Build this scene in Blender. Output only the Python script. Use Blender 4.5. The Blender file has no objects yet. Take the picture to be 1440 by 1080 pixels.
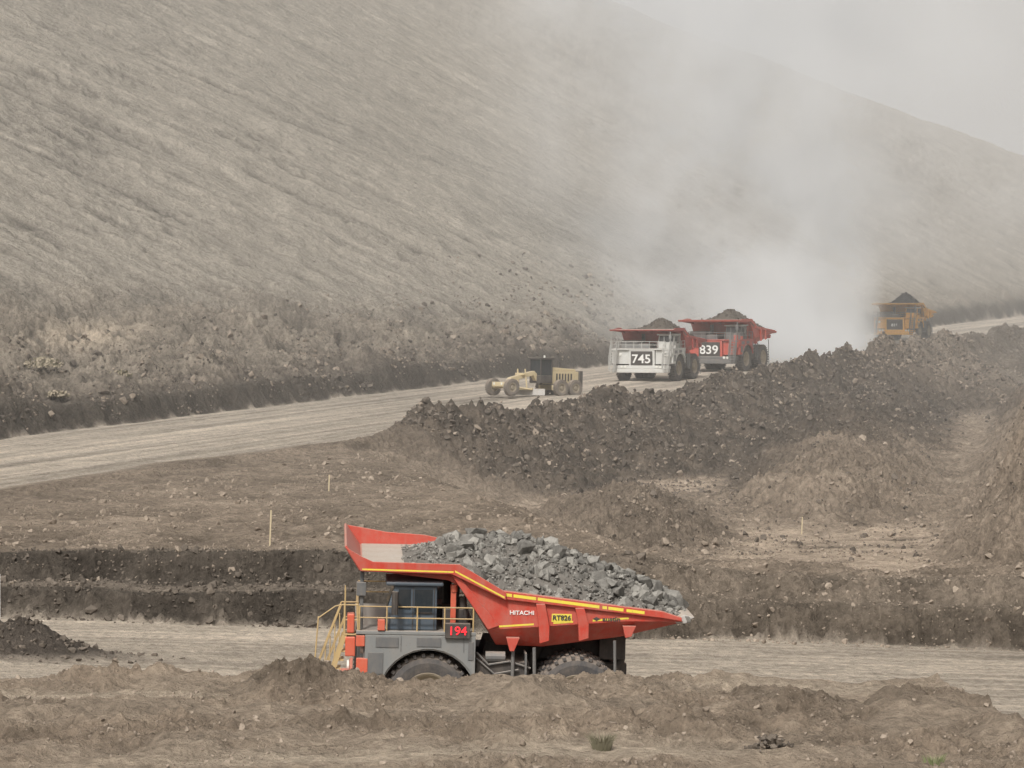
import bpy, bmesh, math, random
import numpy as np
from mathutils import Vector, Matrix, Euler
random.seed(7); rng=np.random.default_rng(7)
scn=bpy.context.scene; COL=scn.collection
R=math.radians
# ------------------------------------------------------------------ noise
_p=rng.permutation(256); PERM=np.concatenate([_p,_p,_p])
_a=np.linspace(0,2*np.pi,256,endpoint=False); GX=np.cos(_a); GY=np.sin(_a)
def perlin(x,y):
    x=np.asarray(x,dtype=np.float64)+1000.37; y=np.asarray(y,dtype=np.float64)+1000.71
    xi=np.floor(x).astype(np.int64); yi=np.floor(y).astype(np.int64)
    fx=x-xi; fy=y-yi; xi&=255; yi&=255
    u=fx*fx*fx*(fx*(fx*6-15)+10); v=fy*fy*fy*(fy*(fy*6-15)+10)
    def g(a,b,dx,dy):
        h=PERM[PERM[a]+b]; return GX[h]*dx+GY[h]*dy
    n00=g(xi,yi,fx,fy); n10=g(xi+1,yi,fx-1,fy); n01=g(xi,yi+1,fx,fy-1); n11=g(xi+1,yi+1,fx-1,fy-1)
    return ((n00*(1-u)+n10*u)*(1-v)+(n01*(1-u)+n11*u)*v)*1.5
def fbm(x,y,o=4,g=.5):
    r=0;a=1;t=0
    for i in range(o):
        r=r+a*perlin(x+i*17.3,y-i*9.1); t+=a; a*=g; x=x*2.03; y=y*2.03
    return r/t
def bil(x,y,o=4,g=.5):
    r=0;a=1;t=0
    for i in range(o):
        r=r+a*np.abs(perlin(x+i*7.3,y+i*19.1)); t+=a; a*=g; x=x*2.03; y=y*2.03
    return r/t
def ss(a,b,x):
    t=np.clip((x-a)/(b-a),0,1); return t*t*(3-2*t)
def smax(a,b,k): return .5*(a+b+np.sqrt((a-b)**2+k*k))
def smin(a,b,k): return .5*(a+b-np.sqrt((a-b)**2+k*k))
def lerp(a,b,t): return a+(b-a)*t
CX,CY=.37,.929
def ls(x,y):
    dx=x-.7; dy=y-270
    return dx*CX+dy*CY, -dx*CY+dy*CX
def inv_ls(l,s):
    return .7+l*CX-s*CY, 270+l*CY+s*CX
def zroad(l): return 6.6+.0262*l
r2=np.random.default_rng(21)
PILES=[(r2.uniform(-56,95),r2.uniform(1.5,13),r2.uniform(.5,1.5),r2.uniform(1.6,3.6)) for i in range(50)]
PILES=[(a,b if not(-25<a<32) else max(b,4.0),c,d) for a,b,c,d in PILES]
PILES+=[(r2.uniform(95,230),r2.uniform(1.5,14),r2.uniform(.5,1.5),r2.uniform(2,4)) for i in range(22)]
FGM=[(-6.2,83.0,.72,1.7,1.3),(.9,79.5,.45,1.9,1.0),(10.2,80.2,.45,2.6,1.1),(7.4,81.5,.30,1.3,.9),(-12.5,79,.32,2.6,1.2),(4.4,75.5,.32,1.8,1.0),(-3.5,76.0,.28,2.4,.9),(-14,71.5,.3,2.2,1.2),(12.4,75,.3,1.6,1.5),(-8.2,73.5,.26,1.2,.8),(-1,70.5,.25,1.8,.8)]
def terrain(x,y,cols=False):
    l,s=ls(x,y)
    big=fbm(x/9,y/9,3); mid=fbm(x/2.2,y/2.2,4); fine=fbm(x/.55,y/.55,3); rub=bil(x/1.5,y/1.5,4,.6); rub2=bil(x/.5+50,y/.5,3,.6)
    q=ss(-.22,.22,fbm(x/5+33,y/3.6,3))
    zr=zroad(l)
    sw=s+1.2*big
    hw0=lerp(8.5,15.0,ss(-85,-30,l))
    d1=-sw-hw0
    rubl=ss(-66,-53,l)
    lobe=2.4*fbm(l/16+3,0*l+2.2,2)*ss(4,14,d1)
    emb=zr-.31*np.maximum(0,d1-3.0)-.10*np.clip(d1-3,0,6)+lobe
    gull=fbm((l+1.5*mid)/2.4,s/18,3); gull2=1-2*np.abs(perlin((l+2*big)/4.2+7,s/26))
    right=ss(45,100,l)
    emb=emb+ss(1,7,d1)*((.5+.45*right)*gull+.45*mid+.6*gull2*(.3+.7*right))
    keep=1-.45*np.exp(-((l+6)/14)**2)+.35*ss(8,24,l)+.25*ss(35,60,l)
    berm=rubl*keep*(np.exp(-((d1-2.2)/1.9)**2)*(1.15+.9*mid+.7*big))
    pz=0
    for (pl,pd,ph,pr) in PILES: pz=np.maximum(pz,ph*np.exp(-((l-pl)/pr)**2-((d1-pd)/pr)**2))
    pz=pz*rubl*ss(-.5,.8,d1)
    emb=emb+berm+pz+ rubl*ss(.3,2,d1)*(rub-.25)*1.35*ss(120,20,l) + ss(.5,3,d1)*((rub-.25)*.6+(rub2-.25)*.4)
    # lower left plateau
    xb=5-(y-135)*.25+1.8*fbm(x/7,y/7+30,3)
    dp=np.maximum(0,x-xb)
    rq=.3+.9*q
    zp=3.0+(y-135)*.033+.6*big+.4*mid+rq*(.6*(rub-.25)+.3*(rub2-.25))
    zp=smin(zp,zr-.15+.25*mid,.3)-.42*dp+ss(0,4,dp)*.9*fbm((y+.7*x)/1.4,(x-y)/12+3,3)
    # valley floor
    zf=-.3+.028*np.maximum(0,y-170)
    zfl=zf+.10*mid+.25*np.maximum(0,big)+.05*rub2
    m1=11*np.exp(-((x-.195*y-.5+1.4*big)/4.6)**2)*ss(146,180,y)*ss(370,300,y)
    m2=2.9*np.exp(-((x-.113*y+1.6*big)/(.027*y))**2)*ss(180,204,y+3*big)*ss(400,340,y)
    m3=2.3*np.exp(-((x-.036*y-.6+1.5*big)/4.8)**2-((y-184)/18)**2)
    mounds=m1+m2+m3
    fl=zfl+mounds+np.clip(mounds,0,1)*(.7*mid+1.5*(rub-.25)+.8*(rub2-.25)+.35*fbm((x+.5*y)/2.2,(y-x)/9,3)+.6*big)
    yb=126-.1*x+.9*big+1.0*perlin(x/5,3.3+0*y)
    t=y-yb
    bank=2.15-np.maximum(0,t-11)*.22+.35*mid+.5*big+.6*(rub-.25)
    back=smax(smax(emb,zp,.3),smax(fl,bank,.4),.3)
    road=zr+.05*perlin(s/.8,l/30)+.03*mid
    z=lerp(back,road,ss(1.5,-.2,d1))
    # hill
    hs=sw-15.2
    B=24*ss(110,-30,l)+4*big
    sc=1.7*ss(0,1.6,hs+.8*mid)
    lowp=np.minimum(hs,B)*.27; hip=.60*np.maximum(0,hs-B)
    hh=sc+lowp+hip
    Ht=90-.15*np.maximum(0,l-330)+4*fbm(l/60,s/90,3)
    Ht=np.maximum(Ht,-20)
    hh=smin(hh,Ht,6)
    hm=ss(B-3,B+10,hs)
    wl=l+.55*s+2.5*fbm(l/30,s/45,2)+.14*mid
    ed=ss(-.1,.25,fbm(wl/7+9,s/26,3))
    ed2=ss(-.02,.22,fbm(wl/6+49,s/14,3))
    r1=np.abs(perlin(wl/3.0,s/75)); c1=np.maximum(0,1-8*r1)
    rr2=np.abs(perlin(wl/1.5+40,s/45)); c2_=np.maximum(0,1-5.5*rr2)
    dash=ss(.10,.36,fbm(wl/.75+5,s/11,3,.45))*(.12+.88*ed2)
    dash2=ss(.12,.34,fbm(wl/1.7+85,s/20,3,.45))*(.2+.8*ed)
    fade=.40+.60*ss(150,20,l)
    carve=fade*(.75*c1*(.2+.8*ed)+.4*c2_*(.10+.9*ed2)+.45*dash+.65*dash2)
    gl=fbm(wl/11,s/70,3)
    hh=hh+hm*(-carve+1.1*gl+.32*mid+.30*(rub-.25)+.15*(rub2-.25))
    hh=hh+(1-hm)*ss(0,4,hs)*(1.3*(rub-.2)*(.4+q)+.8*(rub2-.2)+1.8*big+1.0*mid+2.6*np.maximum(0,fbm(x/16+4,y/16,2)))
    z=np.where(hs>0,zr+hh,z)
    far=120*np.exp(-((x-430)/170)**2-((y-1650)/260)**2)
    z=np.where(y>900,np.maximum(z,far+6*mid),z)
    # lower haul road
    zl=-.022*x+.04*perlin(y/.7,x/22)+.03*mid
    pile=1.15*np.exp(-((x+20)/3.2)**2-((y-113.5)/1.6)**2)*(1+.6*mid)
    zl=zl+pile+pile*(rub-.2)*.8
    lf=ss(7,2,x)
    tt=t+.6*mid+1.0*(rub-.25)+.5*(rub2-.25)
    fL=.52*ss(0,1.4,tt)+.48*ss(4.0,5.8,tt)
    fR=.62*ss(0,1.9,tt)+.38*ss(2.4,4.6,tt)
    f=lerp(fR,fL,lf)
    z=np.where(t<9,lerp(zl,z,f),z)
    # foreground spoil
    yc=85.5-9*np.maximum(0,x-12.6)+.8*big
    dip=.06*np.exp(-((x+.8)/4.2)**2)*ss(76,82,y)
    mid1=bil(x/3.3+9,y/2.2,3,.55)
    zfg=2.84+.012*(y-70)-dip+.25*big+.24*mid+q*(.14*fine+.55*(rub-.22)+.36*(rub2-.22))+.05*fine+.5*(mid1-.2)
    fgm=0
    for (mx_,my_,mh,ra,rb) in FGM: fgm=fgm+mh*np.exp(-((x-mx_+.5*mid)/ra)**2-((y-my_+.5*mid)/rb)**2)
    zfg=zfg+fgm*(1+1.2*mid+1.2*(rub-.25))
    tr=np.exp(-((y-72-.12*x+1.0*big)/1.4)**2)*ss(-12,-5,x)*ss(9,2,x)
    tr2=np.exp(-((y-81.5+.05*x)/1.1)**2)*ss(-6,-10,x)
    tr3=np.exp(-((y-84.0)/1.3)**2)*ss(3,6,x)*ss(14,11,x)
    trk=np.clip(tr+tr2+.7*tr3,0,1)
    rut=.05*perlin(y/.35,x/12)
    zfg=lerp(zfg,2.75+.02*(y-70)+.3*big+.04*fine+rut,trk*.85)
    ff=ss(yc,yc+5,y)
    z=np.where(y<98,lerp(zfg,zl,ff),z)
    if not cols: return z
    def C(r,g,b): return np.array([r,g,b])
    def mx(a,b,m): return a+(b-a)*m[...,None]
    one=np.ones(x.shape+(3,))
    patch=fbm(x/4+77,y/6+5,4)
    soil=one*C(.250,.204,.160)
    soil=soil*(1+.35*big+.50*mid+.25*patch)[...,None]
    soil=mx(soil,one*C(.37,.305,.24),ss(.15,.45,patch)*.5)
    c=soil
    dark=rubl*ss(-1,1,d1)*ss(32,17,d1+8*mid+6*big)*ss(115,45,l+30*mid)
    dark=np.maximum(dark,np.clip(m3/1.3,0,1)*.35*(y>150))
    c=mx(c,one*C(.094,.079,.065),np.clip(dark*(.8+.9*mid),0,1))
    gre=ss(0,2,d1)*ss(50,110,l)
    c=mx(c,one*C(.185,.157,.128)*(1+.5*mid+.2*gull2)[...,None],gre*.8)
    flm=np.exp(-((z-zf-.1)/.28)**2)*ss(138,150,y)*ss(330,290,y)*(s<-15)
    c=mx(c,one*C(.45,.365,.285)*(1+.3*mid)[...,None],np.clip(flm*(.95+1.4*mid+.9*big),0,1))
    roadc=one*C(.47,.41,.34)*(1+.38*perlin(s/1.1,l/40)+.10*fine+.20*mid+.22*perlin(s/4,l/60))[...,None]
    c=mx(c,roadc,ss(1.2,-.6,d1+.8*mid))
    dk=fade*(.50*c1*(.2+.8*ed)+.28*c2_*(.10+.9*ed2)+.50*dash+.38*dash2)  # shade of the carved rill troughs, painted into the hill colour
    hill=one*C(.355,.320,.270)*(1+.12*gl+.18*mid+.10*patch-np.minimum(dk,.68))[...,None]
    lite=ss(.25,.5,fbm(wl/3.5+60,s/30,3))
    hill=mx(hill,one*C(.47,.425,.36),lite*.45)
    lo=one*C(.235,.203,.165)*(1+.65*mid+.35*big+.35*patch)[...,None]
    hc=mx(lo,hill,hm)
    out=np.exp(-((x+37.5)/3.2)**2-((z-12.3)/1.1)**2)*ss(.0,.25,mid+.25)
    hc=mx(hc,one*C(.50,.42,.33),np.clip(out,0,1))
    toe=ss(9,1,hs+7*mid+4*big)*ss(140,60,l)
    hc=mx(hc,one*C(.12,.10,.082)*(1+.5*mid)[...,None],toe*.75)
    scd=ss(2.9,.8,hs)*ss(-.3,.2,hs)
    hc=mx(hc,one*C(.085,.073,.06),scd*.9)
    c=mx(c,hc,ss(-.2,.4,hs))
    lr=one*C(.49,.425,.35)*(1+.34*perlin(y/.9,x/30)+.14*mid+.06*fine+.20*perlin(y/3,x/40))[...,None]
    lr=mx(lr,one*C(.10,.085,.072),np.clip(pile*3,0,1))
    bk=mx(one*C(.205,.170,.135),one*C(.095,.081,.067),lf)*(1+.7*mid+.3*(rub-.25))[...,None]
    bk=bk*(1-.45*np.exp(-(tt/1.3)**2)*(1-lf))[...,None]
    m=ss(-.4,.5,t)
    top=ss(6.0,7.2,tt)
    c2=mx(bk,c,top)
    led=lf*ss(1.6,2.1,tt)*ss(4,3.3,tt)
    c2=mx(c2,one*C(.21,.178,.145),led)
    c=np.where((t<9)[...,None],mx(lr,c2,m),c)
    fg=one*C(.285,.228,.174)*(1+.46*mid+.25*big+.28*fine)[...,None]
    fg=mx(fg,one*C(.40,.33,.258)*(1+.2*mid)[...,None],(1-q)*.5)
    fg=fg*(1-.35*np.clip(fgm*2,0,1))[...,None]
    fg=mx(fg,one*C(.50,.42,.33)*(1+.3*perlin(y/.35,x/12))[...,None],trk*.8)
    c=np.where((y<98)[...,None],mx(fg,lr,ss(.5,1,ff)),c)
    return z,np.clip(c,.01,.9),hm*(hs>0)*(y>135)
# ------------------------------------------------------------------ node helpers
def newmat(name):
    m=bpy.data.materials.new(name); m.use_nodes=True; nt=m.node_tree; nt.nodes.clear()
    return m,nt
def N(nt,t,**k):
    n=nt.nodes.new(t)
    for a,b in k.items():
        if a.startswith('i_'):
            n.inputs[a[2:].replace('_',' ')].default_value=b
        else: setattr(n,a,b)
    return n
def M(nt,op,a,b=None,c=None,clamp=False):
    n=nt.nodes.new('ShaderNodeMath'); n.operation=op; n.use_clamp=clamp
    for i,v in enumerate((a,b,c)):
        if v is None: continue
        if isinstance(v,(int,float)): n.inputs[i].default_value=v
        else: nt.links.new(v,n.inputs[i])
    return n.outputs[0]
def mapr(nt,v,a,b,c,d):
    n=nt.nodes.new('ShaderNodeMapRange'); n.inputs[1].default_value=a; n.inputs[2].default_value=b
    n.inputs[3].default_value=c; n.inputs[4].default_value=d; nt.links.new(v,n.inputs[0]); return n.outputs[0]
def noise(nt,co,scale,detail=4,rough=.6):
    n=nt.nodes.new('ShaderNodeTexNoise'); n.inputs['Scale'].default_value=scale; n.inputs['Detail'].default_value=detail
    n.inputs['Roughness'].default_value=rough; nt.links.new(co,n.inputs['Vector']); return n.outputs['Fac']
def mixc(nt,f,a,b,mode='MIX'):
    n=nt.nodes.new('ShaderNodeMix'); n.data_type='RGBA'; n.blend_type=mode
    for i,v in ((0,f),(6,a),(7,b)):
        if isinstance(v,(int,float)): n.inputs[i].default_value=v
        elif isinstance(v,tuple): n.inputs[i].default_value=(*v,1) if len(v)==3 else v
        else: nt.links.new(v,n.inputs[i])
    return n.outputs[2]
def ground_mat():
    m,nt=newmat('spoil_ground'); L=nt.links.new
    co=N(nt,'ShaderNodeTexCoord').outputs['Object']
    at=N(nt,'ShaderNodeAttribute',attribute_name='tint').outputs['Color']
    hm=N(nt,'ShaderNodeAttribute',attribute_name='hillmask').outputs['Fac']
    a=noise(nt,co,2.6,8,.7); b=noise(nt,co,.35,4,.6)
    mp=N(nt,'ShaderNodeMapping'); mp.vector_type='POINT'; mp.inputs['Rotation'].default_value=(0,0,-math.atan2(CY,CX)-.50)
    L(co,mp.inputs[0])
    mp2=N(nt,'ShaderNodeMapping'); mp2.inputs['Scale'].default_value=(1.3,.06,.06); L(mp.outputs[0],mp2.inputs[0])
    st=noise(nt,mp2.outputs[0],1.0,4,.6)
    ah=M(nt,'SUBTRACT',1.0,M(nt,'MULTIPLY',hm,.2))
    f=M(nt,'ADD',M(nt,'MULTIPLY',mapr(nt,a,.3,.7,-.40,.40),ah),mapr(nt,b,.3,.7,.88,1.12))
    stv=mapr(nt,st,.35,.65,-.12,.10)
    f=M(nt,'ADD',f,M(nt,'MULTIPLY',stv,hm))
    vo=N(nt,'ShaderNodeTexVoronoi'); vo.inputs['Scale'].default_value=5.5; vo.inputs['Randomness'].default_value=1; L(co,vo.inputs['Vector'])
    peb=mapr(nt,vo.outputs['Distance'],.05,.35,1,0)
    cc=N(nt,'ShaderNodeVectorMath',operation='SCALE'); L(at,cc.inputs[0]); L(f,cc.inputs[3])
    bs=N(nt,'ShaderNodeBsdfPrincipled',i_Roughness=.95); bs.inputs['Specular IOR Level'].default_value=.15
    L(cc.outputs[0],bs.inputs['Base Color'])
    h=M(nt,'ADD',M(nt,'MULTIPLY',M(nt,'MULTIPLY',a,1.4),ah),M(nt,'MULTIPLY',peb,.15))
    h=M(nt,'ADD',h,M(nt,'MULTIPLY',M(nt,'MULTIPLY',st,1.2),hm))
    bp=N(nt,'ShaderNodeBump',i_Strength=1.0,i_Distance=.38); L(h,bp.inputs['Height']); L(bp.outputs[0],bs.inputs['Normal'])
    o=N(nt,'ShaderNodeOutputMaterial'); L(bs.outputs[0],o.inputs[0]); return m
def rock_mat(name,c1,c2,top=None):
    m,nt=newmat(name); L=nt.links.new
    co=N(nt,'ShaderNodeTexCoord').outputs['Object']
    rp=N(nt,'ShaderNodeNewGeometry').outputs['Random Per Island']
    a=noise(nt,co,6,4,.7)
    f=M(nt,'ADD',M(nt,'MULTIPLY',rp,.7),mapr(nt,a,.3,.7,-.1,.4),clamp=True)
    c=mixc(nt,f,c1,c2)
    bs=N(nt,'ShaderNodeBsdfPrincipled',i_Roughness=.92); bs.inputs['Specular IOR Level'].default_value=.2
    L(c,bs.inputs['Base Color'])
    bp=N(nt,'ShaderNodeBump',i_Strength=.6,i_Distance=.06); L(a,bp.inputs['Height']); L(bp.outputs[0],bs.inputs['Normal'])
    o=N(nt,'ShaderNodeOutputMaterial'); L(bs.outputs[0],o.inputs[0]); return m
DUST=(.36,.295,.235)
def paint(name,c,rough=.5,dust=.35,metal=0,scale=1.5,emit=None):
    m,nt=newmat(name); L=nt.links.new
    co=N(nt,'ShaderNodeTexCoord').outputs['Object']
    a=noise(nt,co,scale,5,.7); b=noise(nt,co,scale*9,3,.6)
    mp=N(nt,'ShaderNodeMapping'); mp.inputs['Scale'].default_value=(5,5,.6); L(co,mp.inputs[0])
    stv=noise(nt,mp.outputs[0],1.2,4,.6)
    nz=N(nt,'ShaderNodeNewGeometry'); sp=N(nt,'ShaderNodeSeparateXYZ'); L(nz.outputs['Normal'],sp.inputs[0])
    up=mapr(nt,sp.outputs['Z'],.2,.9,0,.55)
    f=mapr(nt,M(nt,'ADD',M(nt,'MULTIPLY',a,.5),M(nt,'ADD',M(nt,'MULTIPLY',stv,.35),M(nt,'MULTIPLY',b,.15))),.35,.68,0,1)
    f=M(nt,'ADD',M(nt,'MULTIPLY',f,dust),M(nt,'MULTIPLY',up,min(1,dust*2)),clamp=True)
    col=mixc(nt,f,c,DUST)
    scr=mapr(nt,b,.62,.70,0,.35*min(1,dust*2))
    col=mixc(nt,scr,col,(.06,.045,.04))
    bs=N(nt,'ShaderNodeBsdfPrincipled',i_Metallic=metal)
    L(col,bs.inputs['Base Color']); L(M(nt,'ADD',M(nt,'MULTIPLY',f,.35),rough,clamp=True),bs.inputs['Roughness'])
    bp=N(nt,'ShaderNodeBump',i_Strength=.25,i_Distance=.04); L(a,bp.inputs['Height']); L(bp.outputs[0],bs.inputs['Normal'])
    if emit: bs.inputs['Emission Color'].default_value=(*emit,1); bs.inputs['Emission Strength'].default_value=1.0
    o=N(nt,'ShaderNodeOutputMaterial'); L(bs.outputs[0],o.inputs[0]); return m
# ------------------------------------------------------------------ mesh helpers
def np_mesh(name,V,Q,mat,parent=None,smooth=False):
    me=bpy.data.meshes.new(name); n=len(V); k=Q.shape[1]
    me.vertices.add(n); me.vertices.foreach_set('co',V.astype(np.float32).ravel())
    me.loops.add(Q.size); me.loops.foreach_set('vertex_index',Q.astype(np.int32).ravel())
    me.polygons.add(len(Q)); me.polygons.foreach_set('loop_start',np.arange(0,Q.size,k,dtype=np.int32))
    me.polygons.foreach_set('use_smooth',np.full(len(Q),smooth))
    me.update(calc_edges=True); me.materials.append(mat)
    ob=bpy.data.objects.new(name,me); COL.objects.link(ob)
    if parent: ob.parent=parent
    return ob
class MB:
    def __init__(s): s.v=[]; s.f=[]
    def add(s,vs,fs):
        b=len(s.v); s.v+= [tuple(v) for v in vs]; s.f+=[tuple(b+i for i in f) for f in fs]; return s
    def box(s,x0,x1,y0,y1,z0,z1,rot=None):
        vs=[Vector((x,y,z)) for x in(x0,x1) for y in(y0,y1) for z in(z0,z1)]
        if rot is not None:
            c=Vector(((x0+x1)/2,(y0+y1)/2,(z0+z1)/2)); vs=[c+rot@(v-c) for v in vs]
        return s.add(vs,[(0,1,3,2),(4,6,7,5),(0,4,5,1),(2,3,7,6),(0,2,6,4),(1,5,7,3)])
    def prism(s,poly,y0,y1):
        n=len(poly); vs=[(x,y0,z) for x,z in poly]+[(x,y1,z) for x,z in poly]
        fs=[tuple(range(n)),tuple(range(2*n-1,n-1,-1))]+[(i,n+i,n+(i+1)%n,(i+1)%n) for i in range(n)]
        return s.add(vs,fs)
    def loft(s,A,B):
        n=len(A); return s.add(list(A)+list(B),[(i,i+1,n+i+1,n+i) for i in range(n-1)])
    def cyl(s,p0,p1,r,n=8,r1=None):
        p0=Vector(p0);p1=Vector(p1); d=(p1-p0).normalized(); r1=r if r1 is None else r1
        a=d.orthogonal().normalized(); b=d.cross(a)
        vs=[p0+(a*math.cos(t)+b*math.sin(t))*r for t in [2*math.pi*i/n for i in range(n)]]
        vs+=[p1+(a*math.cos(t)+b*math.sin(t))*r1 for t in [2*math.pi*i/n for i in range(n)]]
        return s.add(vs,[tuple(range(n-1,-1,-1)),tuple(range(n,2*n))]+[(i,(i+1)%n,n+(i+1)%n,n+i) for i in range(n)])
    def pipe(s,pts,r,n=6):
        for a,b in zip(pts[:-1],pts[1:]): s.cyl(a,b,r,n)
        return s
    def lathe(s,prof,cx,cz,y0,n=40):
        vs=[];k=len(prof)
        for i in range(n):
            t=2*math.pi*i/n
            for (yy,r) in prof: vs.append((cx+r*math.cos(t),y0+yy,cz+r*math.sin(t)))
        fs=[(i*k+j,i*k+j+1,((i+1)%n)*k+j+1,((i+1)%n)*k+j) for i in range(n) for j in range(k-1)]
        return s.add(vs,fs)
    def obj(s,name,mat,parent=None,bevel=0,smooth=False):
        me=bpy.data.meshes.new(name); me.from_pydata(s.v,[],s.f); me.update()
        bm=bmesh.new(); bm.from_mesh(me); bmesh.ops.recalc_face_normals(bm,faces=bm.faces); bm.to_mesh(me); bm.free()
        me.materials.append(mat)
        if smooth:
            for p in me.polygons: p.use_smooth=True
        ob=bpy.data.objects.new(name,me); COL.objects.link(ob)
        if parent: ob.parent=parent
        if bevel:
            b=ob.modifiers.new('b','BEVEL'); b.width=bevel; b.segments=2; b.limit_method='ANGLE'
        return ob
def text(body,size,loc,rot,mat,parent,name='lettering',sx=1,bold=0.0):
    cu=bpy.data.curves.new(name,'FONT'); cu.body=body; cu.size=size; cu.align_x='CENTER'; cu.align_y='CENTER'; cu.extrude=.012; cu.offset=bold
    tmp=bpy.data.objects.new('tmp',cu); COL.objects.link(tmp); bpy.context.view_layer.update()
    me=bpy.data.meshes.new_from_object(tmp.evaluated_get(bpy.context.evaluated_depsgraph_get()))
    bpy.data.objects.remove(tmp); me.materials.clear(); me.materials.append(mat)
    ob=bpy.data.objects.new(name,me); COL.objects.link(ob); ob.parent=parent; ob.location=loc; ob.rotation_euler=rot; ob.scale=(sx,1,1); return ob
ROCKS=[]
for i in range(14):
    bm=bmesh.new()
    for k in range(15):
        v=Vector(rng.normal(size=3)).normalized()*random.uniform(.75,1.05); bm.verts.new((v.x*1.0,v.y*random.uniform(.7,1),v.z*.75))
    r=bmesh.ops.convex_hull(bm,input=bm.verts)
    bmesh.ops.delete(bm,geom=[g for g in r['geom_interior'] if isinstance(g,bmesh.types.BMVert)],context='VERTS')
    bmesh.ops.triangulate(bm,faces=bm.faces); bm.verts.ensure_lookup_table(); bm.verts.index_update()
    ROCKS.append((np.array([v.co[:] for v in bm.verts]),np.array([[v.index for v in f.verts] for f in bm.faces]))); bm.free()
def rocks(name,P,S,mat,parent=None):
    P=np.asarray(P);S=np.asarray(S); n=len(P); which=rng.integers(0,len(ROCKS),n); VV=[];FF=[];off=0
    for w,(rv,rf) in enumerate(ROCKS):
        idx=np.where(which==w)[0]; k=len(idx)
        if k==0: continue
        q=rng.normal(size=(k,4)); q/=np.linalg.norm(q,axis=1)[:,None]; a,b,c,d=q.T
        Rm=np.stack([1-2*(c*c+d*d),2*(b*c-a*d),2*(b*d+a*c),2*(b*c+a*d),1-2*(b*b+d*d),2*(c*d-a*b),2*(b*d-a*c),2*(c*d+a*b),1-2*(b*b+c*c)],-1).reshape(k,3,3)
        v=np.einsum('kij,vj->kvi',Rm,rv)*S[idx][:,None,None]+P[idx][:,None,:]
        VV.append(v.reshape(-1,3)); FF.append((rf[None]+(np.arange(k)*len(rv))[:,None,None]+off).reshape(-1,3)); off+=k*len(rv)
    return np_mesh(name,np.concatenate(VV),np.concatenate(FF),mat,parent)
# ------------------------------------------------------------------ terrain mesh
rows=np.concatenate([np.arange(25,62,.5),np.arange(62,90,.09),np.arange(90,135,.14),np.arange(135,285,.25),np.arange(285,520,.5),np.arange(520,1500,3),np.arange(1500,3600,40)])
kc=np.concatenate([np.linspace(-.55,-.205,50,endpoint=False),np.linspace(-.205,.205,800,endpoint=False),np.linspace(.205,.55,51)])
Yg,Kg=np.meshgrid(rows,kc,indexing='ij'); Xg=Kg*(Yg+12)
Z=np.zeros_like(Xg); Cc=np.zeros(Xg.shape+(3,)); HM=np.zeros_like(Xg)
for a in range(0,len(rows),200):
    Z[a:a+200],Cc[a:a+200],HM[a:a+200]=terrain(Xg[a:a+200],Yg[a:a+200],True)
nr,nc=Xg.shape
idx=np.arange(nr*nc).reshape(nr,nc)
Q=np.stack([idx[:-1,:-1],idx[:-1,1:],idx[1:,1:],idx[1:,:-1]],-1).reshape(-1,4)
terr=np_mesh('terrain',np.stack([Xg,Yg,Z],-1).reshape(-1,3),Q,ground_mat(),None,True)
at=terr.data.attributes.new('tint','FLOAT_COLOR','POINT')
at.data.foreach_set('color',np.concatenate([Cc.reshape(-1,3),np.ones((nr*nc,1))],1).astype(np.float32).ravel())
at=terr.data.attributes.new('hillmask','FLOAT','POINT'); at.data.foreach_set('value',HM.astype(np.float32).ravel())
# ------------------------------------------------------------------ rubble
m_dark=rock_mat('dark_clods',(.065,.055,.046),(.175,.148,.122))
m_mid=rock_mat('brown_clods',(.17,.138,.108),(.34,.285,.23))
m_grey=rock_mat('grey_rock',(.09,.086,.079),(.31,.298,.272))
m_fines=rock_mat('rock_fines',(.10,.092,.083),(.18,.167,.15))
def psize(n,a,b,e=2.2): return a*(1-rng.random(n)*(1-(a/b)**e))**(-1/e)
def scatter(name,x,y,S,mat,sink=.25):
    z=terrain(x,y); return rocks(name,np.stack([x,y,z+S*(.5-sink)*.6],-1),S,mat)
n=18000; l=rng.uniform(-58,100,n); s=-13.0-np.abs(rng.normal(0,8.5,n)); x,y=inv_ls(l,s); S=psize(n,.10,.5)
k=(y>140)&(fbm(x/5,y/5,3)>-.25)&((s<-16)|(l<-50)); h=rng.random(n)<.7
scatter('rubble',x[k&h],y[k&h],S[k&h],m_dark); scatter('rubble',x[k&~h],y[k&~h],S[k&~h]*.85,m_mid)
n=6000; l=rng.uniform(60,240,n); s=-16-np.abs(rng.normal(0,9,n)); x,y=inv_ls(l,s); k=fbm(x/5,y/5,3)>-.1; scatter('rubble',x[k],y[k],psize(n,.12,.45)[k],m_mid)
n=12000; l=rng.uniform(-130,120,n); s=16+np.abs(rng.normal(0,8,n)); x,y=inv_ls(l,s); k=(y>140)&(fbm(x/6,y/6,3)>-.1); S=psize(n,.10,.6); h=rng.random(n)<.4; scatter('rubble',x[k&h],y[k&h],S[k&h],m_mid); scatter('rubble',x[k&~h],y[k&~h],S[k&~h],m_dark)
n=15000; y=rng.uniform(131,200,n); x=rng.uniform(-.2,.2,n)*y; S=psize(n,.045,.32); k=(ls(x,y)[1]<-15.5)&(fbm(x/4,y/4,3)+.3*rng.random(n)>.05); scatter('rubble',x[k],y[k],S[k],m_mid)
n=9000; y=rng.uniform(165,290,n); x=rng.uniform(.03,.22,n)*y; S=psize(n,.07,.4); k=(ls(x,y)[1]<-18)&(fbm(x/4,y/4,3)+.3*rng.random(n)>.0)&(np.abs(x/y-.158)>.009); h=rng.random(n)<.5; scatter('rubble',x[k&h],y[k&h],S[k&h],m_mid); scatter('rubble',x[k&~h],y[k&~h],S[k&~h],m_dark)
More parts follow.
